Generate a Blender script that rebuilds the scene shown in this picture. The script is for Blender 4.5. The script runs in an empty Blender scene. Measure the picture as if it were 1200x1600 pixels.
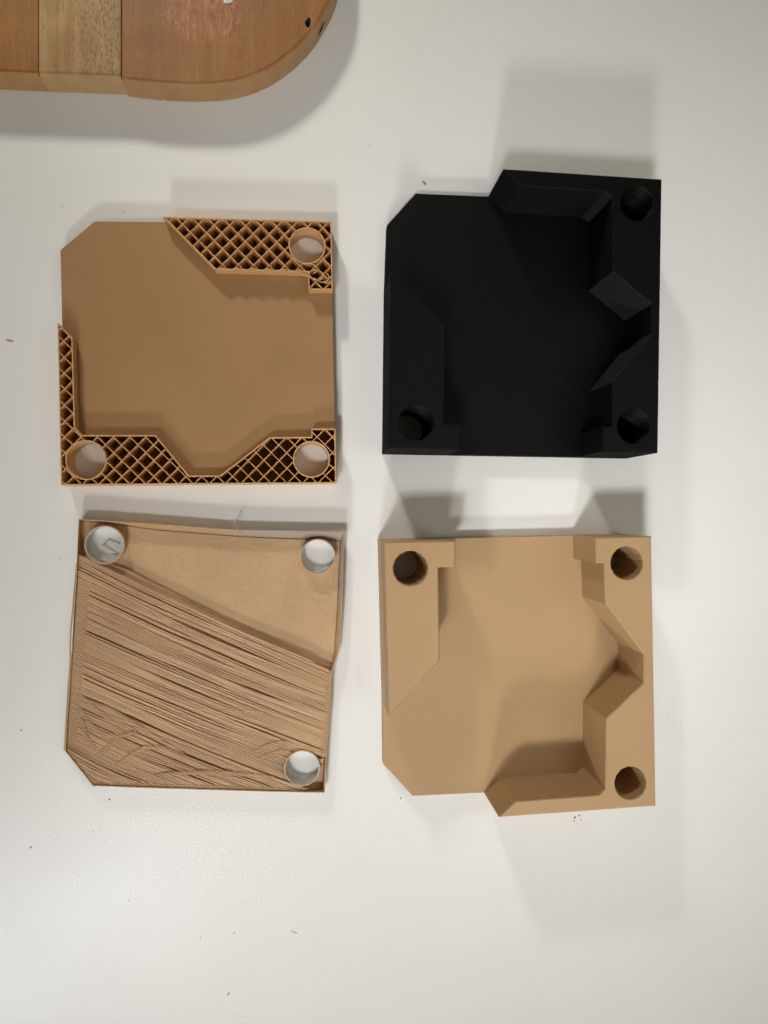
import bpy, math, random
from mathutils import Vector, noise
from mathutils.geometry import tessellate_polygon, delaunay_2d_cdt

random.seed(7)
sc = bpy.context.scene
C = sc.collection
MM = 0.001

# ------------------------------------------------------------------ camera
F_PX = 1180.0                 # focal length in photo pixels (photo 1200 x 1600)
H = 300.0                     # lens height above the table, mm
TILT = math.atan(108.0 / F_PX)
cam = bpy.data.cameras.new('camera')
cam.sensor_fit = 'VERTICAL'
cam.sensor_height = 36.0
cam.sensor_width = 27.0
cam.lens = F_PX / 1600.0 * 36.0
cam.clip_start = 0.01
cam.clip_end = 50
cam_o = bpy.data.objects.new('camera', cam)
C.objects.link(cam_o)
cam_o.location = (0, 0, H * MM)
cam_o.rotation_euler = (0, -TILT, 0)
sc.camera = cam_o

def W(px, py, z):
    """photo pixel + known height above the table (mm) -> world x, y in mm"""
    a = (px - 600.0) / F_PX
    b = (800.0 - py) / F_PX
    s, c = math.sin(TILT), math.cos(TILT)
    d = (s + a * c, b, -c + a * s)
    t = (H - z) / -d[2]
    return (d[0] * t, d[1] * t)

def WL(pts, z):
    return [W(p[0], p[1], z) for p in pts]

# ------------------------------------------------------------------ light
world = bpy.data.worlds.new('World')
sc.world = world
world.use_nodes = True
bg = world.node_tree.nodes['Background']
bg.inputs['Color'].default_value = (1.0, 0.92, 0.74, 1)
bg.inputs['Strength'].default_value = 0.10

def lamp(name, az, elev, dist, size, power, col, target=(0, 0, 0), spread=180):
    """ceiling lamp or added fill lamp: az = direction towards the lamp (degrees, 0 = +x, 90 = +y)"""
    l = bpy.data.lights.new(name, 'AREA')
    l.shape = 'RECTANGLE'
    l.size, l.size_y = size
    l.energy = power
    l.color = col
    l.spread = math.radians(spread)
    o = bpy.data.objects.new(name, l)
    C.objects.link(o)
    a, e = math.radians(az), math.radians(elev)
    v = Vector((math.cos(a) * math.cos(e), math.sin(a) * math.cos(e), math.sin(e)))
    o.location = Vector(target) + v * dist
    o.rotation_euler = v.to_track_quat('Z', 'Y').to_euler()
    return o

lamp('ceiling_or_fill_lamp', 238, 54, 1.3, (0.12, 0.16), 0.178, (1.0, 1.0, 1.0), (0.142, -0.012, 0), 24.5)
lamp('ceiling_or_fill_lamp', 261, 28, 1.7, (0.15, 0.15), 9.0, (1.0, 0.98, 0.94), (0.06, 0.1, 0))
lamp('ceiling_or_fill_lamp', 111, 31, 1.0, (0.10, 0.10), 0.178, (1.0, 0.95, 0.86), (-0.03, 0.155, 0), 29)
lamp('ceiling_or_fill_lamp', 0, 68, 0.50, (0.26, 0.26), 0.40, (1.0, 0.93, 0.78), (0.10, -0.05, 0))  # added soft overhead fill for the brightness falloff, not a real fixture
lamp('ceiling_or_fill_lamp', 237, 57, 1.4, (0.16, 0.16), 0.085, (1.0, 1.0, 1.0), (-0.125, -0.165, 0), 23)  # added fill to brighten the table sheen at lower left, not a real fixture

sc.view_settings.view_transform = 'Standard'
sc.view_settings.look = 'None'
sc.view_settings.exposure = 0.0
sc.view_settings.gamma = 1.0
sc.view_settings.use_curve_mapping = False
sc.render.engine = 'CYCLES'
sc.render.resolution_x = 768
sc.render.resolution_y = 1024

# ------------------------------------------------------------------ materials
def new_mat(name):
    m = bpy.data.materials.new(name)
    m.use_nodes = True
    nt = m.node_tree
    b = nt.nodes['Principled BSDF']
    return m, nt, b

class NB:
    def __init__(self, nt): self.nt = nt
    def n(self, t, **kw):
        x = self.nt.nodes.new(t)
        for k, v in kw.items(): setattr(x, k, v)
        return x
    def l(self, a, b): self.nt.links.new(a, b)
    def mapping(self, src, scale=(1, 1, 1), rot=(0, 0, 0)):
        m = self.n('ShaderNodeMapping')
        m.inputs['Scale'].default_value = scale
        m.inputs['Rotation'].default_value = rot
        self.l(src, m.inputs['Vector'])
        return m.outputs['Vector']
    def noise(self, vec, scale, detail=3, rough=0.55):
        t = self.n('ShaderNodeTexNoise')
        t.inputs['Scale'].default_value = scale
        t.inputs['Detail'].default_value = detail
        t.inputs['Roughness'].default_value = rough
        self.l(vec, t.inputs['Vector'])
        return t.outputs['Fac']
    def wave(self, vec, scale, direction='X', dist=0.0):
        t = self.n('ShaderNodeTexWave', bands_direction=direction)
        t.inputs['Scale'].default_value = scale
        t.inputs['Distortion'].default_value = dist
        t.inputs['Detail'].default_value = 1
        self.l(vec, t.inputs['Vector'])
        return t.outputs['Fac']
    def math(self, op, a, b=None):
        m = self.n('ShaderNodeMath', operation=op)
        for i, v in enumerate((a, b)):
            if v is None: continue
            if isinstance(v, (int, float)): m.inputs[i].default_value = v
            else: self.l(v, m.inputs[i])
        return m.outputs[0]
    def ramp(self, fac, stops):
        r = self.n('ShaderNodeValToRGB')
        e = r.color_ramp.elements
        while len(e) > 1: e.remove(e[-1])
        e[0].position, e[0].color = stops[0][0], (*stops[0][1], 1)
        for p, c in stops[1:]:
            k = e.new(p); k.color = (*c, 1)
        self.l(fac, r.inputs['Fac'])
        return r.outputs['Color']
    def mix(self, fac, a, b, blend='MIX'):
        m = self.n('ShaderNodeMix', data_type='RGBA', blend_type=blend)
        if isinstance(fac, (int, float)): m.inputs['Factor'].default_value = fac
        else: self.l(fac, m.inputs['Factor'])
        for i, v in ((6, a), (7, b)):
            if isinstance(v, tuple): m.inputs[i].default_value = (*v, 1)
            else: self.l(v, m.inputs[i])
        return m.outputs[2]
    def bump(self, h, strength, dist, normal=None):
        b = self.n('ShaderNodeBump')
        b.inputs['Strength'].default_value = strength
        b.inputs['Distance'].default_value = dist
        self.l(h, b.inputs['Height'])
        if normal is not None: self.l(normal, b.inputs['Normal'])
        return b.outputs['Normal']

def sc3(c, k): return tuple(min(1.0, v * k) for v in c)

def plastic(name, base, rough=0.55, line=0.9, line_s=0.12, z_s=0.3, var=0.08, grit=0.1, weave=False, spec=0.35, mottle=0.0, silver=False, strokes=False, ridged=False):
    """printed plastic: fine raster on flat faces, stacked layer lines on upright faces"""
    m, nt, b = new_mat(name)
    k = NB(nt)
    pos = k.n('ShaderNodeNewGeometry').outputs['Position']
    nrm = k.n('ShaderNodeNewGeometry').outputs['True Normal']
    big = k.noise(pos, 38, 3)
    fine = k.noise(pos, 900, 2)
    col = k.ramp(big, [(0.3, sc3(base, 1 - var)), (0.7, sc3(base, 1 + var))])
    col = k.mix(k.math('MULTIPLY', fine, 0.22), col, sc3(base, 0.72))
    # raster lines at 45 degrees
    v45 = k.mapping(pos, rot=(0, 0, math.radians(45)))
    w1 = k.wave(v45, 2 * math.pi / (line * MM) / 20.0, 'X', 0.6)
    if weave:
        w2 = k.wave(v45, 2 * math.pi / (line * MM) / 20.0, 'Y', 0.6)
        w1 = k.math('MULTIPLY', w1, w2)
    sep = k.n('ShaderNodeSeparateXYZ'); k.l(nrm, sep.inputs[0])
    up = k.math('ABSOLUTE', sep.outputs['Z'])
    lines = k.math('MULTIPLY', w1, up)
    # layer lines: noise squeezed in z
    vz = k.mapping(pos, scale=(12, 12, 1500))
    lz = k.noise(vz, 1.0, 2)
    side = k.math('MULTIPLY', lz, k.math('SUBTRACT', 1.0, up))
    n1 = k.bump(lines, line_s, 0.0003)
    n2 = k.bump(side, z_s, 0.0004, n1)
    if strokes:
        vs = k.mapping(pos, rot=(0, 0, math.radians(26)))
        n2 = k.bump(k.wave(vs, 2 * math.pi / (0.85 * MM) / 20.0, 'Y', 1.5), 0.7, 0.0005, n2)
    if mottle:
        n2 = k.bump(k.noise(pos, 420, 3, 0.6), mottle, 0.0006, n2)
    if silver:
        # whitened, stressed plastic towards one end of the peeled edge
        sx = k.n('ShaderNodeSeparateXYZ'); k.l(pos, sx.inputs[0])
        x0, x1 = W(345, 835, 4)[0] * MM, W(430, 835, 4)[0] * MM
        y0, y1 = W(530, 960, 4)[1] * MM, W(530, 890, 4)[1] * MM
        fx = k.n('ShaderNodeMapRange'); fx.inputs['From Min'].default_value = x0; fx.inputs['From Max'].default_value = x1
        fy = k.n('ShaderNodeMapRange'); fy.inputs['From Min'].default_value = y0; fy.inputs['From Max'].default_value = y1
        k.l(k.math('ADD', sx.outputs['X'], k.math('MULTIPLY', k.noise(pos, 180, 4, 0.7), 0.016)), fx.inputs['Value'])
        k.l(k.math('ADD', sx.outputs['Y'], k.math('MULTIPLY', k.noise(pos, 180, 4, 0.7), 0.010)), fy.inputs['Value'])
        f = k.math('MULTIPLY', k.math('MULTIPLY', fx.outputs[0], fy.outputs[0]), 0.85)
        col = k.mix(f, col, (0.36, 0.32, 0.28))
        rg = k.n('ShaderNodeMapRange'); rg.inputs['To Min'].default_value = 0.5; rg.inputs['To Max'].default_value = 0.22
        k.l(f, rg.inputs['Value'])
    n3 = k.bump(k.noise(pos, 2600, 2), grit, 0.0002, n2)
    k.l(n3, b.inputs['Normal'])
    k.l(col, b.inputs['Base Color'])
    b.inputs['Roughness'].default_value = rough
    if ridged:
        # stacked layers spread reflections up and down the upright faces
        side_f = k.math('SUBTRACT', 1.0, up)
        k.l(k.math('MULTIPLY', side_f, 0.95), b.inputs['Anisotropic'])
        rr_ = k.n('ShaderNodeMapRange'); rr_.inputs['To Min'].default_value = rough; rr_.inputs['To Max'].default_value = 0.82
        k.l(side_f, rr_.inputs['Value']); k.l(rr_.outputs[0], b.inputs['Roughness'])
        tv_ = k.n('ShaderNodeCombineXYZ'); tv_.inputs[0].default_value = 0.01; tv_.inputs[2].default_value = 1.0
        k.l(tv_.outputs[0], b.inputs['Tangent'])
    if silver: k.l(rg.outputs[0], b.inputs['Roughness'])
    b.inputs['Specular IOR Level'].default_value = spec
    return m

TAN = (0.46, 0.296, 0.151)
M = {}
M['tan'] = plastic('tan_printed_plastic', TAN, 0.52, 0.95, 0.30, 0.6, var=0.035, grit=0.2, weave=True)
M['tan_open'] = plastic('tan_plastic_smooth', (0.352, 0.197, 0.087), 0.48, 0.9, 0.16, 0.4, var=0.05)
M['tan_lattice'] = plastic('tan_plastic_infill', (0.65, 0.37, 0.16), 0.5, 0.8, 0.05, 0.25)
M['tan_film'] = plastic('tan_plastic_rough_film', (0.52, 0.335, 0.185), 0.45, 1.0, 0.06, 0.3, var=0.10, grit=0.35, mottle=0.7)
M['tan_strand'] = plastic('tan_plastic_strand', (0.58, 0.368, 0.205), 0.42, 0.8, 0.05, 0.1, var=0.12, grit=0.1, spec=0.5)
M['tan_band'] = plastic('tan_plastic_pressed_band', (0.53, 0.335, 0.182), 0.45, 0.8, 0.05, 0.2, var=0.12, grit=0.4, mottle=0.5, strokes=True)
M['silver_edge'] = plastic('stressed_tan_plastic', (0.50, 0.32, 0.155), 0.5, 0.8, 0.1, 0.3, var=0.1, grit=0.5, spec=0.5, silver=True)
M['liner'] = plastic('pale_grey_plastic_skin', (0.50, 0.475, 0.43), 0.45, 0.8, 0.05, 0.2, var=0.08)
M['black'] = plastic('black_printed_plastic', (0.0013, 0.0014, 0.0016), 0.5, 0.95, 0.25, 0.3, spec=0.17, ridged=True)

def mat_table():
    m, nt, b = new_mat('white_laminate')
    k = NB(nt)
    pos = k.n('ShaderNodeNewGeometry').outputs['Position']
    a = k.noise(pos, 9, 4)
    col = k.ramp(a, [(0.35, (0.77, 0.768, 0.752)), (0.7, (0.80, 0.80, 0.79))])
    # faint grey scuffs in streaks
    sv = k.mapping(pos, scale=(60, 14, 1), rot=(0, 0, 0.5))
    s = k.noise(sv, 1.0, 5, 0.7)
    col = k.mix(k.ramp(s, [(0.66, (0, 0, 0)), (0.8, (0.35, 0.35, 0.35))]), col, (0.56, 0.54, 0.50))
    # specks of dirt
    d = k.noise(pos, 170, 1)
    col = k.mix(k.ramp(d, [(0.805, (0, 0, 0)), (0.84, (0.7, 0.7, 0.7))]), col, (0.3, 0.26, 0.2))
    k.l(col, b.inputs['Base Color'])
    o = k.noise(pos, 1000, 2)
    k.l(k.bump(o, 0.16, 0.0004), b.inputs['Normal'])
    r = k.noise(pos, 25, 3)
    rr = k.n('ShaderNodeMapRange')
    rr.inputs['To Min'].default_value = 0.31; rr.inputs['To Max'].default_value = 0.38
    k.l(r, rr.inputs['Value']); k.l(rr.outputs[0], b.inputs['Roughness'])
    b.inputs['Specular IOR Level'].default_value = 0.5
    return m
M['table'] = mat_table()

def wood(name, c0, c1, c2, grain=1.0, torn=False, speckle=0.0):
    m, nt, b = new_mat(name)
    k = NB(nt)
    pos = k.n('ShaderNodeNewGeometry').outputs['Position']
    v = k.mapping(pos, scale=(1, 0.045, 0.6))
    big = k.noise(v, 130 * grain, 5, 0.62)
    fine = k.noise(k.mapping(pos, scale=(1, 0.06, 1)), 900, 3, 0.7)
    blot = k.noise(pos, 45, 4)
    col = k.ramp(big, [(0.30, c0), (0.52, c1), (0.72, c2)])
    col = k.mix(k.math('MULTIPLY', fine, 0.45), col, sc3(c0, 0.72))
    col = k.mix(k.ramp(blot, [(0.45, (0, 0, 0)), (0.75, (0.5, 0.5, 0.5))]), col, sc3(c2, 1.08))
    h = fine
    if speckle:
        sp = k.noise(k.mapping(pos, scale=(1, 0.45, 1)), 1100, 2)
        x = k.n('ShaderNodeSeparateXYZ'); k.l(pos, x.inputs[0])
        band = k.n('ShaderNodeMapRange')
        band.inputs['From Min'].default_value = -0.093; band.inputs['From Max'].default_value = -0.082
        k.l(x.outputs['X'], band.inputs['Value'])
        f = k.math('MULTIPLY', k.ramp(sp, [(0.48, (0, 0, 0)), (0.62, (1, 1, 1))]), band.outputs[0])
        col = k.mix(k.math('MULTIPLY', f, speckle), col, (0.12, 0.075, 0.045))
    if torn:
        # rough torn-grain patch left by a peeled label
        cx, cy = W(318, 15, 12)
        mp = k.n('ShaderNodeMapping')
        mp.inputs['Location'].default_value = (-cx * MM / 0.0145, -cy * MM / 0.0118, 0)
        mp.inputs['Scale'].default_value = (1 / 0.0145, 1 / 0.0118, 0)
        k.l(pos, mp.inputs['Vector'])
        ln = k.n('ShaderNodeVectorMath', operation='LENGTH'); k.l(mp.outputs[0], ln.inputs[0])
        wob = k.math('ADD', ln.outputs['Value'], k.math('MULTIPLY', k.noise(pos, 160, 5, 0.7), 1.1))
        mask = k.ramp(wob, [(0.0, (1, 1, 1)), (0.62, (1, 1, 1)), (0.66, (0, 0, 0))])
        mask_v = k.math('MULTIPLY', mask, 1.0)
        wob2 = k.n('ShaderNodeMapRange')
        wob2.inputs['From Min'].default_value = 1.62; wob2.inputs['From Max'].default_value = 1.42
        k.l(wob, wob2.inputs['Value'])
        rough_g = k.noise(k.mapping(pos, scale=(1, 0.3, 1)), 700, 5, 0.75)
        pc = k.ramp(rough_g, [(0.3, (0.22, 0.075, 0.03)), (0.55, (0.42, 0.19, 0.085)), (0.75, (0.62, 0.36, 0.20))])
        col = k.mix(k.math('MULTIPLY', wob2.outputs[0], 0.85), col, pc)
        h = k.math('ADD', fine, k.math('MULTIPLY', k.math('MULTIPLY', rough_g, wob2.outputs[0]), 2.5))
    pore = k.noise(k.mapping(pos, scale=(1, 0.22, 1)), 1700, 2, 0.6)
    col = k.mix(k.ramp(pore, [(0.56, (0, 0, 0)), (0.72, (0.55, 0.55, 0.55))]), col, sc3(c0, 0.5))
    # light on the rim painted in: side faces mixed paler, broken by noise
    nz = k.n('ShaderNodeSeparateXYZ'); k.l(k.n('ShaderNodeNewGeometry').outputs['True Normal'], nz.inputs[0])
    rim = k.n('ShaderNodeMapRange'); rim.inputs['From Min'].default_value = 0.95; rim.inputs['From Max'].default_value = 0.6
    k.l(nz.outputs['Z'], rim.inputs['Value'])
    rim_light = k.math('MULTIPLY', rim.outputs[0], k.math('ADD', 0.35, k.math('MULTIPLY', k.noise(pos, 120, 4), 0.7)))
    col = k.mix(rim_light, col, tuple(0.35 * q + 0.65 * e_ for q, e_ in zip(c2, (0.50, 0.33, 0.17))))
    k.l(col, b.inputs['Base Color'])
    k.l(k.bump(h, 0.35, 0.0004), b.inputs['Normal'])
    b.inputs['Roughness'].default_value = 0.5
    b.inputs['Specular IOR Level'].default_value = 0.35
    return m
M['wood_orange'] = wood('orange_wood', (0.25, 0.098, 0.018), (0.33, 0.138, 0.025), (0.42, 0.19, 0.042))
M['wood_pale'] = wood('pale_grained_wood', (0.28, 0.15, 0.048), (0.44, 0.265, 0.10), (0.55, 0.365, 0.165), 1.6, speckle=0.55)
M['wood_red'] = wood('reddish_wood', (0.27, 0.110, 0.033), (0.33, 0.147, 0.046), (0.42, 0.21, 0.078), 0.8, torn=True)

def simple(name, col, rough=0.7):
    m, nt, b = new_mat(name)
    k = NB(nt)
    pos = k.n('ShaderNodeNewGeometry').outputs['Position']
    c = k.ramp(k.noise(pos, 800, 3), [(0.3, sc3(col, 0.7)), (0.7, sc3(col, 1.25))])
    k.l(c, b.inputs['Base Color'])
    b.inputs['Roughness'].default_value = rough
    return m
M['charred'] = simple('dark_knot_wood', (0.012, 0.009, 0.007), 0.9)
M['crumb'] = simple('dark_crumb', (0.07, 0.055, 0.045), 0.8)
M['splinter'] = simple('brown_splinter', (0.22, 0.12, 0.07), 0.7)
M['mark'] = simple('grey_crumb', (0.40, 0.385, 0.36), 0.8)
M['shaving'] = simple('pale_tan_shaving', (0.58, 0.52, 0.40), 0.5)
M['flake'] = simple('white_flake', (0.72, 0.70, 0.66), 0.6)
M['string'] = simple('grey_filament_hair', (0.36, 0.32, 0.27), 0.35)

# ------------------------------------------------------------------ mesh helpers
def area2(p):
    return sum(p[i][0] * p[(i + 1) % len(p)][1] - p[(i + 1) % len(p)][0] * p[i][1] for i in range(len(p)))
def ccw(p): return list(p) if area2(p) > 0 else list(reversed(p))
def offset(poly, d):
    """inset a CCW polygon by d (mitred); negative d grows it"""
    n = len(poly); out = []
    for i in range(n):
        p0, p1, p2 = poly[i - 1], poly[i], poly[(i + 1) % n]
        e1 = Vector((p1[0] - p0[0], p1[1] - p0[1])).normalized()
        e2 = Vector((p2[0] - p1[0], p2[1] - p1[1])).normalized()
        n1 = Vector((-e1.y, e1.x)); n2 = Vector((-e2.y, e2.x))
        b = n1 + n2
        den = max(0.25, 1 + n1.dot(n2))
        v = Vector(p1) + b * (d / den)
        out.append((v.x, v.y))
    return out
def ngon(c, r, n, ph=0.0, sy=1.0):
    return [(c[0] + r * math.cos(ph + 2 * math.pi * i / n), c[1] + r * sy * math.sin(ph + 2 * math.pi * i / n)) for i in range(n)]

def link(name, verts, faces, mat, parent=None, origin=(0, 0), smooth=False):
    me = bpy.data.meshes.new(name)
    ox, oy = origin
    me.from_pydata([((v[0] - ox) * MM, (v[1] - oy) * MM, v[2] * MM) for v in verts], [], faces)
    me.validate()
    me.materials.append(mat)
    if smooth:
        for p in me.polygons: p.use_smooth = True
    o = bpy.data.objects.new(name, me)
    C.objects.link(o)
    if parent is not None: o.parent = parent
    else: o.location = (ox * MM, oy * MM, 0)
    return o

def thing(name, label, cat, origin, group=None):
    o = bpy.data.objects.new(name, None)
    o.empty_display_size = 0.01
    C.objects.link(o)
    o.location = (origin[0] * MM, origin[1] * MM, 0)
    o['label'] = label; o['category'] = cat
    if group: o['group'] = group
    return o

def prism_data(outer, holes, z0, z1, ch=0.0, bottom=True):
    """solid prism with through holes and a small chamfer along the top edges"""
    outer = ccw(outer)
    holes = [list(reversed(ccw(h))) for h in holes]          # CW, so that 'inset' grows them
    loops = [outer] + holes
    V, Fc = [], []
    lo, mid, top = [], [], []
    for L in loops:
        n = len(L)
        a = len(V); V += [(p[0], p[1], z0) for p in L]; lo.append(a)
        a = len(V); V += [(p[0], p[1], z1 - ch) for p in L]; mid.append(a)
        for i in range(n):
            j = (i + 1) % n
            Fc.append((lo[-1] + i, lo[-1] + j, mid[-1] + j, mid[-1] + i))
        if ch > 0:
            T = offset(L, ch)
            a = len(V); V += [(p[0], p[1], z1) for p in T]; top.append(a)
            for i in range(n):
                j = (i + 1) % n
                Fc.append((mid[-1] + i, mid[-1] + j, top[-1] + j, top[-1] + i))
        else: top.append(mid[-1])
    def cap(starts, flip):
        idx, vec = [], []
        for s, L in zip(starts, loops):
            idx += list(range(s, s + len(L)))
            vec.append([Vector((V[s + i][0], V[s + i][1], 0)) for i in range(len(L))])
        for t in tessellate_polygon(vec):
            a, b, c = (idx[q] for q in t)
            ar = (V[b][0] - V[a][0]) * (V[c][1] - V[a][1]) - (V[c][0] - V[a][0]) * (V[b][1] - V[a][1])
            if abs(ar) < 1e-9: continue
            if (ar < 0) != flip: a, b = b, a
            Fc.append((a, b, c))
    cap(top, False)
    if bottom: cap(lo, True)
    return V, Fc

def prism(name, outer, holes, z0, z1, mat, parent=None, origin=(0, 0), ch=0.0):
    V, Fc = prism_data(outer, holes, z0, z1, ch)
    return link(name, V, Fc, mat, parent, origin)

def tube_data(path, r, n=6, flat=1.0):
    V, Fc = [], []
    P = [Vector(p) for p in path]
    for i, p in enumerate(P):
        t = (P[min(i + 1, len(P) - 1)] - P[max(i - 1, 0)]).normalized()
        side = Vector((0, 0, 1)).cross(t)
        if side.length < 1e-3: side = Vector((1, 0, 0))
        side.normalize()
        up = t.cross(side).normalized()
        rr = r if not callable(r) else r(i / (len(P) - 1))
        for q in range(n):
            a = 2 * math.pi * q / n
            V.append(tuple(p + side * (math.cos(a) * rr) + up * (math.sin(a) * rr * flat)))
    for i in range(len(P) - 1):
        for q in range(n):
            w = (q + 1) % n
            Fc.append((i * n + q, i * n + w, (i + 1) * n + w, (i + 1) * n + q))
    Fc.append(tuple(reversed(range(n))))
    Fc.append(tuple(range((len(P) - 1) * n, len(P) * n)))
    return V, Fc

def inside(pt, poly):
    x, y = pt; r = False
    for i in range(len(poly)):
        x1, y1 = poly[i - 1]; x2, y2 = poly[i]
        if (y1 > y) != (y2 > y) and x < (x2 - x1) * (y - y1) / (y2 - y1) + x1: r = not r
    return r
def clip_line(o, d, poly, circles, tmax=400):
    """parts of the line o + t d that lie in the polygon and outside the circles"""
    ts = []
    for i in range(len(poly)):
        a, b = poly[i - 1], poly[i]
        ex, ey = b[0] - a[0], b[1] - a[1]
        den = d[0] * ey - d[1] * ex
        if abs(den) < 1e-9: continue
        t = ((a[0] - o[0]) * ey - (a[1] - o[1]) * ex) / den
        s = ((a[0] - o[0]) * d[1] - (a[1] - o[1]) * d[0]) / den
        if 0 <= s <= 1: ts.append(t)
    for (cx, cy), r in circles:
        fx, fy = o[0] - cx, o[1] - cy
        bq = fx * d[0] + fy * d[1]; cq = fx * fx + fy * fy - r * r
        disc = bq * bq - cq
        if disc > 0:
            q = math.sqrt(disc); ts += [-bq - q, -bq + q]
    ts = sorted(t for t in ts if abs(t) < tmax)
    out = []
    for a, b in zip(ts, ts[1:]):
        if b - a < 0.25: continue
        m = (a + b) / 2; p = (o[0] + d[0] * m, o[1] + d[1] * m)
        if inside(p, poly) and all((p[0] - c[0]) ** 2 + (p[1] - c[1]) ** 2 > r * r for c, r in circles):
            out.append((a, b))
    return out

# ------------------------------------------------------------------ table
tv = [(-900, -900), (900, -900), (900, 900), (-900, 900)]
table = prism('table_top', tv, [], -28, 0, M['table'])
table['kind'] = 'structure'

# ------------------------------------------------------------------ solid brackets
ZP, ZT = 5.0, 29.4        # top of the base plate, top of the blocks (mm)

def solid_bracket(name, label, mat, plate, big, small, holes_big, holes_small, nseg):
    plate = ccw(plate)
    ox = sum(p[0] for p in plate) / len(plate); oy = sum(p[1] for p in plate) / len(plate)
    org = (ox, oy)
    t = thing(name, label, 'printed part', org)
    hs = [ngon(W(x, y, ZT), r * (H - ZT) / F_PX, nseg, 0.1) for x, y, r in holes_big + holes_small]
    prism('base_plate', plate, hs, 0, ZP, mat, t, org, 0.25)
    nb = len(holes_big)
    prism('corner_block', big, hs[:nb], ZP - 0.4, ZT, mat, t, org, 0.4)
    prism('corner_block', small, hs[nb:], ZP - 0.4, ZT, mat, t, org, 0.4)
    return t, org

# black one
big = WL([(786.3, 263.3), (1034.6, 279.6), (1028.3, 708), (941.9, 706), (941.9, 666.5), (955.4, 665.4), (956.5, 597), (1017.5, 520.6),
          (1017.5, 475.4), (956.5, 424.4), (956.5, 308.75), (945, 299.4), (813.3, 291)], ZT)
small = WL([(611, 423), (696.7, 507), (694.6, 661), (721.7, 663), (718.5, 703), (608, 700.4)], ZT)
e = 0.06
plate = [big[0], big[1], big[2], small[5], small[0], W(605, 351.5, ZP), W(649.8, 302, ZP)]
solid_bracket('printed_bracket', 'solid matte black printed corner bracket with tall blocks and round holes', M['black'], plate,
              offset(ccw(big), e), offset(ccw(small), e), [(995.7, 318, 27.2), (990.4, 666.5, 27.0)], [(650.2, 660.8, 28.0)], 24)
# tan one
big = WL([(779, 1277.5), (806, 1252), (936.7, 1242), (946, 1232.7), (947, 1122.7), (1006, 1067), (1006, 1022.9), (945.6, 943.75),
          (944, 880.8), (931, 879.8), (930.4, 839.6), (1018, 837.5), (1025, 1259.8)], ZT)
small = WL([(600.2, 846.9), (711.7, 844.8), (711.7, 886), (685.2, 887), (687.3, 1032.3), (607, 1120.2)], ZT)
plate = [big[11], small[0], small[5], W(598.75, 1194, ZP), W(644.6, 1244, ZP), big[0], big[12]]
d_thing, d_org = solid_bracket('printed_bracket', 'solid tan printed corner bracket with tall finished blocks and faceted holes', M['tan'], plate,
              offset(ccw(big), e), offset(ccw(small), e), [(980, 879.5, 27.3), (985.8, 1223.5, 26.8)], [(641.8, 888, 27.8)], 15)

def beads(edges, parent, org, mat):
    V, Fc = [], []
    for (a, b, pitch) in edges:
        A, B = Vector(W(*a, ZT)), Vector(W(*b, ZT))
        m = int((B - A).length / pitch)
        for i in range(m):
            if random.random() < 0.25: continue
            p = A + (B - A) * ((i + 0.5) / m)
            r = random.uniform(0.16, 0.27); q = len(V)
            V += [(p.x + r, p.y, ZT), (p.x, p.y + r, ZT), (p.x - r, p.y, ZT), (p.x, p.y - r, ZT), (p.x, p.y, ZT + r * 0.9)]
            Fc += [(q, q + 1, q + 4), (q + 1, q + 2, q + 4), (q + 2, q + 3, q + 4), (q + 3, q, q + 4)]
    o = link('seam_beads', V, Fc, mat, parent, org)
    o['kind'] = 'stuff'
beads([((1008, 1025), (1008, 1064), 0.9), ((810, 1252.5), (930, 1243.5), 1.3), ((949, 1130), (948, 1230), 1.6), ((604, 880), (606, 1080), 1.5), ((650, 848.5), (690, 848), 0.9),
       ((608, 1117), (686, 1033), 2.0), ((947, 945), (1005, 1021), 2.2)], d_thing, d_org, M['tan'])

# ------------------------------------------------------------------ unfinished bracket with open infill
ZA = 10.2
blkA = WL([(254.5, 338.3), (336.3, 421), (481.3, 425), (482, 452.5), (520, 452.5), (518, 345.5)], ZA)
blkB = WL([(89.5, 503.75), (113.25, 528.75), (117, 667.5), (126.25, 679.5), (242.5, 679.5), (295, 743), (343.75, 743), (421.25, 683),
           (486.25, 682.5), (487, 669.5), (524.25, 669.5), (525.5, 755), (95, 758.25)], ZA)
pl = WL([(94.25, 390.5), (147.5, 345.75)], 5)
floor_poly = [pl[0], pl[1], blkA[0], blkA[1], blkA[2], blkA[3], blkA[4], blkB[10], blkB[9], blkB[8], blkB[7], blkB[6], blkB[5],
              blkB[4], blkB[3], blkB[2], blkB[1], blkB[0]]
skin = [pl[0], pl[1], blkA[0], blkA[5], blkA[4], blkB[10], blkB[11], blkB[12], blkB[0]]
orgA = (sum(p[0] for p in skin) / len(skin), sum(p[1] for p in skin) / len(skin))
tA = thing('printed_bracket', 'unfinished tan printed bracket with open diagonal infill lattice in its walls', 'printed part', orgA)
KA = (H - ZA) / F_PX
ringA = [(W(480, 383.75, ZA), 28.6 * KA)]
ringB = [(W(134.25, 718.75, ZA), 30.3 * KA), (W(486.75, 717.5, ZA), 28.6 * KA)]
rings = ringA + ringB
WT = 0.45
prism('bottom_skin', skin, [ngon(c, r - WT * 0.9, 48) for c, r in rings], 0, 0.6, M['tan_open'], tA, orgA)
prism('floor_panel', offset(ccw(floor_poly), 0.03), [], 0.55, 5.0, M['tan_open'], tA, orgA, 0.15)
for blk, rg in ((blkA, ringA), (blkB, ringB)):
    o = ccw(blk)
    prism('perimeter_wall', o, [offset(o, WT)], 0.55, ZA, M['tan_lattice'], tA, orgA, 0.08)
    for c, r in rg:
        V, Fc = prism_data(ngon(c, r, 48), [ngon(c, r - WT, 48)], 0.55, ZA, 0.08)
        link('hole_ring', V, Fc, M['tan_lattice'], tA, orgA)
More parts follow.
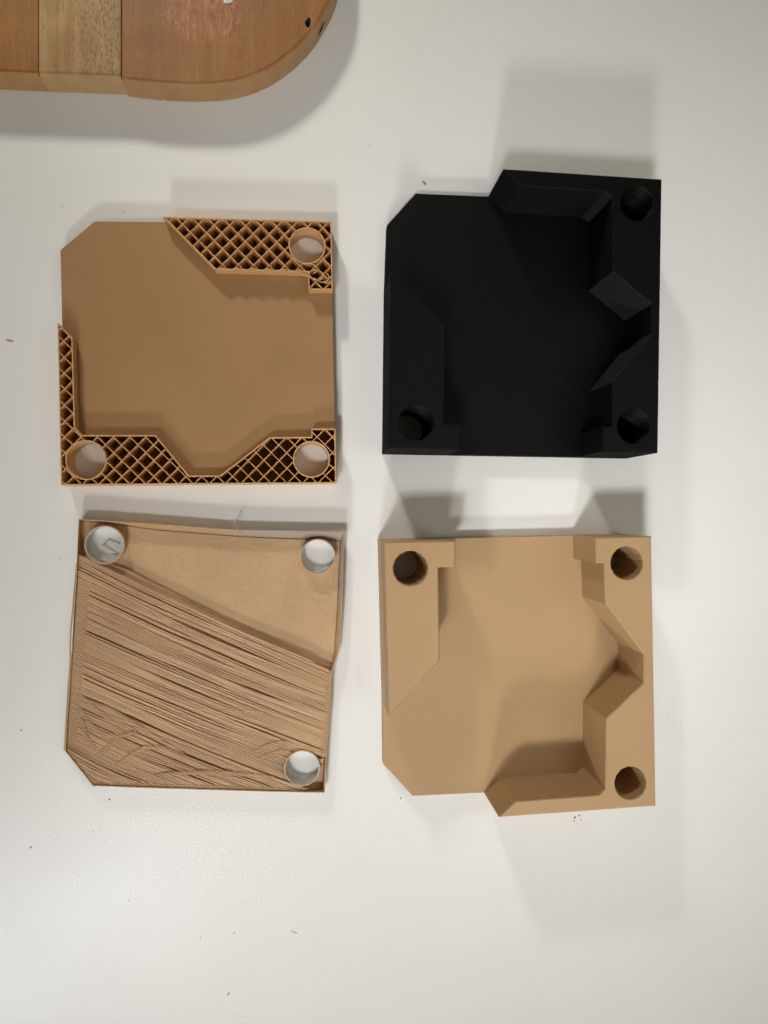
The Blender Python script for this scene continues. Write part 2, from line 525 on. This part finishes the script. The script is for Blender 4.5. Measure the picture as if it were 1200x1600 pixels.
# infill: two families of diagonal walls, crossing on the outer wall
pa = Vector(W(152.5, 757.5, ZA)); pb = Vector(W(375.75, 756, ZA))     # crossings 9 steps apart
step = (pb - pa) / 9.0
sl = step.length
ang0 = math.atan2(step.y, step.x)
shrink = 0.25
for fam, ang in ((0, ang0 + math.radians(45.5)), (1, ang0 - math.radians(45.5))):
    d = (math.cos(ang), math.sin(ang))
    for k in range(-30, 45):
        p = pa + step * k
        for blk, rg in ((blkA, ringA), (blkB, ringB)):
            poly = offset(ccw(blk), shrink)
            for a, b in clip_line(p, d, poly, [(c, r - 0.25) for c, r in rg]):
                n = (-d[1], d[0]); hw = 0.145
                wob = random.uniform(-0.10, 0.10)
                q = [(p.x + d[0] * t + n[0] * (s + wob), p.y + d[1] * t + n[1] * (s + wob)) for t, s in ((a, -hw), (b, -hw), (b, hw), (a, hw))]
                prism('infill_wall', q, [], 0.55, ZA - 0.12 - 0.06 * fam - random.uniform(0, 0.05), M['tan_lattice'], tA, orgA)
# looped ends of plastic along the inner wall of the corner block and messy coils in its foot
def strand(name, pts, r, mat, parent, org, n=6, flat=1.0):
    V, Fc = tube_data(pts, r, n, flat)
    return link(name, V, Fc, mat, parent, org, True)
for px in (346, 370, 394, 419, 443, 467, 492):
    z = ZA + 0.12
    pts = [(*W(px - 6, 420 + (px - 346) * 0.022, z), z), (*W(px + 1, 419 + (px - 346) * 0.022, z), z + 0.2), (*W(px + 6, 419.5 + (px - 346) * 0.022, z), z + 0.1),
           (*W(px + 2, 422 + (px - 346) * 0.022, z), z + 0.15), (*W(px - 3, 424 + (px - 346) * 0.022, z), z)]
    strand('loose_loop', pts, 0.24, M['tan_lattice'], tA, orgA)
for cx, cy, r in ((505, 434, 9), (511, 437, 7), (497, 431, 8)):
    z = ZA - 0.1
    pts = []
    for i in range(11):
        a = -2.6 + i * 0.36
        pts.append((*W(cx + r * math.cos(a), cy - r * 0.8 * math.sin(a), z), z + 0.03 * i))
    strand('loose_loop', pts, 0.24, M['tan_lattice'], tA, orgA)
strand('loose_strand', [(*W(463, 424, 10.4), 10.4), (*W(473, 429, 10.2), 10.2), (*W(490, 436, 10.4), 10.4), (*W(503, 441, 10.3), 10.3)], 0.2, M['tan_lattice'], tA, orgA)

# ------------------------------------------------------------------ failed print of loose strands
ZC = 5.5
top_px = [(122.7, 811), (160, 813), (200, 815.5), (250, 819), (300, 823), (340, 826), (380, 828), (420, 829), (460, 829.5), (500, 830), (538, 831),
          (537, 863), (536, 910), (534, 957), (529, 1020), (521, 1044), (518, 1060), (515.5, 1110), (512.5, 1150), (510, 1187), (508.5, 1215), (507.5, 1239),
          (460, 1238), (400, 1236.5), (310, 1234), (220, 1231), (145, 1228), (101.5, 1174), (104, 1130), (107, 1090), (111, 1029), (115, 960), (118.5, 905), (121, 850)]
base_px = [(126, 813), (160, 816), (200, 821), (250, 828), (300, 832), (340, 835), (380, 838), (420, 840), (460, 841.5), (500, 843), (532, 845),
           (531, 866), (529.5, 910), (527.5, 957), (523, 1020), (517, 1044), (515, 1060), (512.5, 1110), (509.5, 1150), (507, 1187), (505.5, 1215), (504, 1234),
           (460, 1234), (400, 1233), (310, 1230.5), (220, 1227.5), (146.5, 1224.5), (104.5, 1172.5), (107, 1130), (110, 1090), (113.5, 1029), (117.5, 960), (121, 905), (124, 850)]
top = WL(top_px, ZC); base = WL(base_px, 1.0)
film = ccw(WL(base_px, 1.0))
orgC = (sum(p[0] for p in film) / len(film), sum(p[1] for p in film) / len(film))
tC = thing('failed_print', 'failed thin tan print with sagging loose strands and a curled edge', 'printed part', orgC)
KC = (H - ZC) / F_PX
ringC = [(W(163, 851.5, ZC), 29.6 * KC), (W(496.5, 870, ZC), 27.8 * KC), (W(472, 1200.5, ZC), 28.0 * KC)]
prism('base_film', offset(film, 0.3), [ngon(c, r - 0.25, 40) for c, r in ringC], 0, 1.1, M['tan_film'], tC, orgC)
for c, r in ringC:
    rg_o = prism('hole_ring', ngon(c, r, 40), [ngon(c, r - 0.33, 40)], 0.05, ZC, M['tan_strand'], tC, orgC, 0.06)
    prism('liner', ngon(c, r - 0.335, 40), [ngon(c, r - 0.5, 40)], 0.05, ZC - 0.15, M['liner'], rg_o, orgC)
# edge wall: leaning thin sheet; the stretch along the top right is stressed to a silvery grey
def sheet(name, ids, mat):
    V, Fc = [], []
    th = 0.32
    for i in ids:
        b, t = Vector(base[i]), Vector(top[i])
        cen = Vector(orgC)
        inn = (cen - b).normalized() * th
        wz = 0.25 * noise.noise(Vector((t.x * 0.12, t.y * 0.12, 3)))
        V += [(b.x, b.y, 0.1), ((b.x + t.x) / 2 + (0 if True else 0), (b.y + t.y) / 2, 3.4), (t.x, t.y, ZC + wz),
              (t.x + inn.x, t.y + inn.y, ZC + wz), ((b.x + t.x) / 2 + inn.x, (b.y + t.y) / 2 + inn.y, 3.4), (b.x + inn.x, b.y + inn.y, 0.1)]
    for k in range(len(ids) - 1):
        for q in range(6):
            w = (q + 1) % 6
            Fc.append((k * 6 + q, k * 6 + w, (k + 1) * 6 + w, (k + 1) * 6 + q))
    Fc.append((5, 4, 3, 2, 1, 0)); L = (len(ids) - 1) * 6
    Fc.append((L, L + 1, L + 2, L + 3, L + 4, L + 5))
    return link(name, V, Fc, mat, tC, orgC)
n = len(top)
sheet('curled_edge', list(range(0, 14)), M['silver_edge'])['label'] = 'thin edge curling outwards, silvery and stressed at one end'
sheet('edge_wall', list(range(13, 27)), M['tan_film'])
sheet('edge_wall', list(range(26, n)) + [0], M['tan_film'])

# the sheet of strands
region = ccw(WL([(122, 864), (140, 873), (195, 887), (230, 906), (300, 941), (400, 990), (519, 1048), (514.5, 1110), (509.5, 1180), (480, 1233), (400, 1235), (310, 1232.5), (220, 1229.5),
                 (145.5, 1226.5), (103, 1173), (106, 1115), (112, 1029), (118, 930)], 5))
hc, hr = ringC[2]
arc = [(hc[0] + (hr + 0.1) * math.cos(math.radians(q)), hc[1] + (hr + 0.1) * math.sin(math.radians(q))) for q in range(50, 262, 15)]
under = WL([(126, 867), (195, 890), (230, 909), (300, 944), (400, 993), (516, 1050), (511.5, 1110), (507, 1178)], 5) + arc + WL([(453, 1232), (400, 1232), (310, 1229.5), (220, 1226.5),
            (147, 1223.5), (106, 1172), (109, 1115), (115, 1029), (121, 930)], 5)
prism('under_layer', under, [], 1.1, 2.4, M['tan_film'], tC, orgC)
p0 = Vector(W(125, 866, 5)); p1 = Vector(W(519, 1047, 5))
d0 = (p1 - p0).normalized(); nn = Vector((d0.y, -d0.x))            # nn points down the picture
cir = [(ringC[0][0], ringC[0][1] - 0.15), (ringC[2][0], ringC[2][1] - 0.15)]
off = 0.35
# places where the sheet has split open: offset across the sheet, centre along it, length, half width
splits = [(6.2, 0.52, 0.20, 0.85)] + [(g, random.uniform(0.25, 0.75), random.uniform(0.10, 0.22), random.uniform(0.28, 0.55)) for g in (10.5, 14, 19, 23.5, 28, 33, 37, 42.5, 47, 53, 58.5, 64, 70, 77)]
tight = 3
k = 0
bl = Vector(W(150, 1180, 5))
while off < 105:
    fan = 0.035 * math.sin(off * 0.05) + 0.012 * noise.noise(Vector((off * 0.3, 1.7, 0)))
    d = Vector((d0.x * math.cos(fan) - d0.y * math.sin(fan), d0.x * math.sin(fan) + d0.y * math.cos(fan)))
    o = p0 + d0 * 50 + nn * off
    for a, b in clip_line(o, d, region, cir):
        if b - a < 2: continue
        N = max(8, int((b - a) / 3.2))
        path = []
        for i in range(N + 1):
            t = i / N
            q = o + d * (a + (b - a) * t)
            env = min(1.0, 3.2 * t * (1 - t)) ** 0.8
            flat_zone = max(0.0, 1 - (q - bl).length / 26.0)
            env *= (1 - 0.75 * flat_zone)
            lat = 1.1 * math.sin(math.pi * t) + env * (1.15 * noise.noise(Vector((off * 0.23, (a + (b - a) * t) * 0.013, 5))) + 0.75 * noise.noise(Vector((off * 0.6, t * 2.0, 9))))
            for g, tc, tl, amp in splits:
                lat += math.copysign(amp, off - g) * math.exp(-((t - tc) / tl) ** 2) * math.exp(-abs(off - g) / 2.2) * (1 - 0.7 * flat_zone)
            zz = 4.75 + env * (0.55 * noise.noise(Vector((off * 1.3, t * 2.2, 2))) + 0.3 * noise.noise(Vector((off * 0.3, t * 1.5, 7))) - 0.25)
            path.append((q.x + nn.x * lat, q.y + nn.y * lat, zz))
        rr = random.uniform(0.27, 0.35)
        strand('strand', path, rr, M['tan_strand'], tC, orgC, 6, 0.85)
    off += random.uniform(0.52, 0.62)
    tight -= 1
    if tight <= 0:
        off += random.uniform(0.13, 0.40) * (0.4 if off > 78 else 1.0)
        tight = random.randint(1, 4)
    k += 1
# flattened bands where the strands turn at the sides
def band(name, pts, z, ch=0.3):
    prism(name, WL(pts, z), [], z - 1.2, z, M['tan_band'], tC, orgC, ch)
band('edge_band', [(121, 903), (141, 906), (138, 960), (132, 1030), (128, 1090), (122, 1150), (106, 1172), (107, 1120), (112, 1030), (117, 950)], 5.02, 0.5)
band('edge_band', [(103, 1175), (109, 1176), (152, 1222), (230, 1223), (330, 1226), (440, 1230), (476, 1236), (400, 1235), (310, 1232.5), (220, 1229.5), (145.5, 1226.5)], 5.05, 0.4)
band('edge_band', [(519, 1050), (511, 1052), (507, 1110), (503, 1170), (509, 1182), (513.5, 1120)], 5.0, 0.35)
# ripples where the strands were pressed together near the cut corner
for pts in ([(128, 1086), (150, 1108), (176, 1128), (205, 1138), (232, 1140)], [(126, 1105), (142, 1132), (160, 1148), (188, 1150), (215, 1143)],
            [(150, 1180), (168, 1168), (184, 1152), (192, 1146)], [(180, 1196), (204, 1180), (226, 1168), (262, 1168)], [(140, 1095), (175, 1110), (215, 1134), (262, 1164), (290, 1178)],
            [(395, 1176), (415, 1166), (440, 1160), (462, 1162)], [(404, 1186), (424, 1178), (446, 1171)], [(128, 1120), (134, 1150), (150, 1170)], [(240, 1210), (300, 1207), (360, 1208), (430, 1214)]):
    P = [(*W(x, y, 5), 4.95 + 0.12 * noise.noise(Vector((x * .1, y * .1, 0)))) for x, y in pts]
    Q = []
    for i in range(len(P) - 1):
        for j in range(4): Q.append(tuple(Vector(P[i]).lerp(Vector(P[i + 1]), j / 4)))
    Q.append(P[-1])
    V, Fc = tube_data(Q, lambda t: 0.25 + 0.75 * math.sin(math.pi * t) ** 0.6, 8, 0.42)
    link('ripple', V, Fc, M['tan_band'], tC, orgC, True)
# an outer thread that bows away from the left edge and hairs at the top edge
strand('bowed_thread', [(*W(x, y, z), z) for x, y, z in ((120, 880, 4), (115.5, 930, 4), (110.5, 985, 4.2), (109.5, 1010, 4.3), (110, 1030, 4.6), (106, 1080, 4.4), (103, 1130, 4.2), (100.6, 1172, 4.2))], 0.3, M['tan_strand'], tC, orgC)
strand('filament_hair', [(*W(x, y, z), z) for x, y, z in ((366, 827, 6), (364.5, 818, 7.5), (369, 812, 8.2), (374, 806, 8.5), (376, 797, 8))], 0.11, M['string'], tC, orgC)
strand('filament_hair', [(*W(x, y, z), z) for x, y, z in ((366, 812, 7), (368, 821, 6.6), (372, 829, 6), (376, 834, 5))], 0.10, M['string'], tC, orgC)
# stray bent thread seen through one hole, lying on the table
strand('stray_thread', [(*W(x, y, z), z) for x, y, z in ((160, 853, .5), (165, 848, .8), (171, 842.5, .6), (178, 846, .5), (187, 850, .4))], 0.16, M['string'], tC, orgC)
strand('stray_thread', [(*W(x, y, z), z) for x, y, z in ((163, 851, .9), (170, 857, .7), (178, 862, .5), (184, 865, .5))], 0.15, M['string'], tC, orgC)

# ------------------------------------------------------------------ wooden board
TB = 12.0
curve = [(202, 151.5), (230, 156), (260, 159), (300, 160.8), (340, 160), (370, 156), (395, 149), (420, 138), (440, 125.5), (462, 108.5), (480, 90), (494, 72), (505, 54), (516, 34), (524, 14), (529, -6), (532, -30), (533, -80), (533, -160)]
def side_y(px): return 141.5 + px * 0.047
orgW = W(200, -60, 0)
tW = thing('wooden_board', 'worn wooden board of orange, pale and reddish planks with a rounded corner', 'board', orgW)
seam1a, seam2a = W(78, side_y(78), 0), W(202, 151.5, 0)
s1t, s2t = W(75, 0, TB), W(196.5, 0, TB)
yt = 420.0
def xs(a, b, y):                                        # x on the seam at height y
    return a[0]
left_x = -330
lf = W(0, 141.5, 0)
planks = [
    ('wood_orange', [(left_x, lf[1] + 2.0), lf, (seam1a[0] - 0.06, seam1a[1]), (seam1a[0] - 0.06, yt), (left_x, yt)]),
    ('wood_pale', [(seam1a[0] + 0.06, seam1a[1]), (seam2a[0] - 0.14, seam2a[1] + 0.5), (seam2a[0] - 0.14, yt), (seam1a[0] + 0.06, yt)]),
    ('wood_red', [(seam2a[0] + 0.14, seam2a[1] - 0.2)] + WL(curve[1:], 0) + [(W(533, -160, 0)[0], yt), (seam2a[0] + 0.14, yt)]),
]
def offset_edges(poly, d, seam):
    """inset a CCW polygon, leaving the edges that lie on a plank seam almost where they are"""
    n = len(poly); out = []
    def off_line(i):
        a, b = Vector(poly[i]), Vector(poly[(i + 1) % n])
        e = (b - a).normalized(); nn_ = Vector((-e.y, e.x))
        dd = min(d, 0.12) if (abs(a.x - b.x) < 1e-6 and any(abs(a.x - q) < 0.3 for q in seam)) else d
        return a + nn_ * dd, e
    for i in range(n):
        p, e1 = off_line((i - 1) % n); q, e2 = off_line(i)
        den = e1.x * e2.y - e1.y * e2.x
        if abs(den) < 0.02: v = q
        else: v = p + e1 * (((q.x - p.x) * e2.y - (q.y - p.y) * e2.x) / den)
        out.append((v.x, v.y))
    return out
def rounded_plank(name, outline, z0, z1, mat, r, holes=()):
    o = ccw(outline)
    prof = [(0.0, z0 + 0.8), (0.0, z1 - r)] + [(r * (1 - math.cos(a)), z1 - r + r * math.sin(a)) for a in (0.5, 1.0, math.pi / 2)]
    V, Fc = [], []
    n = len(o)
    rings_ = [offset(o, 0.6)]; zs = [z0]
    for ins, z in prof:
        rings_.append(offset_edges(o, ins, (seam1a[0], seam2a[0])) if ins > 0 else o); zs.append(z)
    for ring, z in zip(rings_, zs): V += [(p[0], p[1], z) for p in ring]
    for L in range(len(zs) - 1):
        for i in range(n):
            j = (i + 1) % n
            Fc.append((L * n + i, L * n + j, (L + 1) * n + j, (L + 1) * n + i))
    Fc.append(tuple(reversed(range(n))))
    topi = (len(zs) - 1) * n
    vec = [[Vector((V[topi + i][0], V[topi + i][1], 0)) for i in range(n)]]
    idx = [topi + i for i in range(n)]
    for h in holes:
        hc = list(reversed(ccw(h)))
        a = len(V); m = len(hc)
        V += [(p[0], p[1], z1) for p in hc]
        cx = sum(p[0] for p in hc) / m; cy = sum(p[1] for p in hc) / m
        b = len(V); V += [(cx + (p[0] - cx) * 0.7, cy + (p[1] - cy) * 0.7, z1 - 3) for p in hc]
        for i in range(m):
            j = (i + 1) % m
            Fc.append((b + i, b + j, a + j, a + i))
        Fc.append(tuple(range(b, b + m)))
        vec.append([Vector((p[0], p[1], 0)) for p in hc]); idx += list(range(a, a + m))
    flat_pts, edges = [], []
    for L in vec:
        q = len(flat_pts); m = len(L)
        flat_pts += [Vector((p.x, p.y)) for p in L]
        edges += [(q + i, q + (i + 1) % m) for i in range(m)]
    ov, oe, of, ovi, oei, ofi = delaunay_2d_cdt(flat_pts, edges, [], 0, 1e-6)
    vid = []
    for q, src in enumerate(ovi):
        if src: vid.append(idx[src[0]])
        else:
            V.append((ov[q].x, ov[q].y, z1)); vid.append(len(V) - 1)
    for t in of:
        cen = (sum(ov[q].x for q in t) / 3, sum(ov[q].y for q in t) / 3)
        if not inside(cen, [(p.x, p.y) for p in vec[0]]) or any(inside(cen, h) for h in holes): continue
        a, b, c = (vid[q] for q in t)
        ar = (V[b][0] - V[a][0]) * (V[c][1] - V[a][1]) - (V[c][0] - V[a][0]) * (V[b][1] - V[a][1])
        if abs(ar) < 1e-9: continue
        if ar < 0: a, b = b, a
        Fc.append((a, b, c))
    return link(name, V, Fc, mat, tW, orgW)
kc = W(481, 36, TB)
kr = [1.2, 1.35, 1.7, 2.0, 2.5, 2.1, 1.6, 1.5, 1.3, 1.55, 1.4, 1.2, 1.35, 1.6, 1.5, 1.9, 1.7, 1.3, 1.35, 1.1]
knot = [(kc[0] + 0.85 * r_ * math.cos(i_ * math.pi / 10), kc[1] + r_ * math.sin(i_ * math.pi / 10)) for i_, r_ in enumerate(kr)]
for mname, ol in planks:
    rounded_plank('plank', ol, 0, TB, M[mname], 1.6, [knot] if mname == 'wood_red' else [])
link('knot_hole', *(lambda ps: ([(p[0], p[1], TB - 0.25) for p in ps] + [(kc[0], kc[1], TB - 2.4)], [(i, (i + 1) % len(ps), len(ps)) for i in range(len(ps))]))([(kc[0] + (p[0] - kc[0]) * 0.97, kc[1] + (p[1] - kc[1]) * 0.97) for p in knot]), M['charred'], tW, orgW)
def flake(name, px, py, z, w, l, ang, th, mat, label, cat, group=None, parent=None, org=None):
    c = W(px, py, z)
    pts = []
    m = 7
    for i in range(m):
        a = 2 * math.pi * i / m
        rr = random.uniform(0.7, 1.1)
        x, y = l / 2 * rr * math.cos(a), w / 2 * rr * math.sin(a)
        pts.append((c[0] + x * math.cos(ang) - y * math.sin(ang), c[1] + x * math.sin(ang) + y * math.cos(ang)))
    if parent is None:
        o = prism(name, pts, [], z + 0.01, z + th, mat, None, c, min(th, w) * 0.2)
        o['label'] = label; o['category'] = cat
        if group: o['group'] = group
        return o
    return prism(name, pts, [], z + 0.01, z + th, mat, parent, org, min(th, w) * 0.2)
strand('rim_crack', [(*W(497.5, 68.5, 0), 5.0), (*W(502, 60.5, 0), 6.2), (*W(506.5, 52, 0), 7.6)], lambda t: 0.08 + 0.3 * math.sin(math.pi * t), M['charred'], tW, orgW)
flake('white_chip', 357, 1, TB - 0.1, 2.2, 4.2, 0.3, 0.5, M['flake'], '', '', None, tW, orgW)
flake('white_chip', 257, 156, 4, 0.5, 1.6, 1.5, 0.5, M['flake'], '', '', None, tW, orgW)

# ------------------------------------------------------------------ debris on the table
flake('wood_splinter', 663, 286, 0, 0.5, 2.6, -0.75, 0.35, M['splinter'], 'tiny brown splinter lying on the table beside the black bracket', 'splinter')
flake('wood_splinter', 15, 532, 0, 0.5, 3.0, -0.25, 0.3, M['splinter'], 'thin tan splinter on the table left of the open infill bracket', 'splinter')
for px, py, s in ((898, 1277, .9), (905, 1274, .7), (897, 1283, .6), (908, 1281, .55), (915, 1283, .4), (901, 1287, .4)):
    flake('crumb', px, py, 0, s * 0.8, s, random.uniform(0, 3), s * 0.4, M['crumb'], 'dark crumb in the little cluster beside the solid tan bracket', 'crumb', 'crumbs beside the solid tan bracket')
for px, py, s, ll in ((626, 1247, .9, 'dark crumb beside the cut corner of the solid tan bracket'),
                      (33, 1141, .7, 'dark crumb lying off the left edge of the failed strand print'),
                      (94, 873, .5, 'tiny dark crumb beside the failed print, level with its corner hole'),
                      (171, 1249, .8, 'dark crumb just off the long straight edge of the failed print'),
                      (577, 228, .5, 'tiny dark crumb between the wooden board and the black bracket'),
                      (546, 283, .4, 'tiny dark crumb beside the corner of the open infill bracket'),
                      (97, 323, .5, 'tiny dark crumb beside the cut corner of the open infill bracket')):
    flake('crumb', px, py, 0, s * 0.7, s, random.uniform(0, 3), s * 0.35, M['crumb'], ll, 'crumb')
for px, py, s, w in ((48, 1324, 1.2, .6), (145, 1300, .8, .4), (202, 1407, .8, .5), (313, 1466, .9, .4), (366, 1458, 1.0, .5), (357, 1553, 1.9, .4), (1068, 1580, .6, .5), (85, 1420, .5, .4), (1100, 18, .7, .4)):
    flake('crumb', px, py, 0, s * w, s, 1.3 + random.uniform(-0.5, 0.5), 0.12, M['mark'], 'small grey crumb on the bare stretch of white table away from the prints', 'crumb', 'crumbs scattered on the bare table')
flake('plastic_shaving', 460, 1457, 0, 0.7, 3.2, -0.5, 0.15, M['shaving'], 'pale tan plastic shaving lying flat on the bare white table', 'shaving')
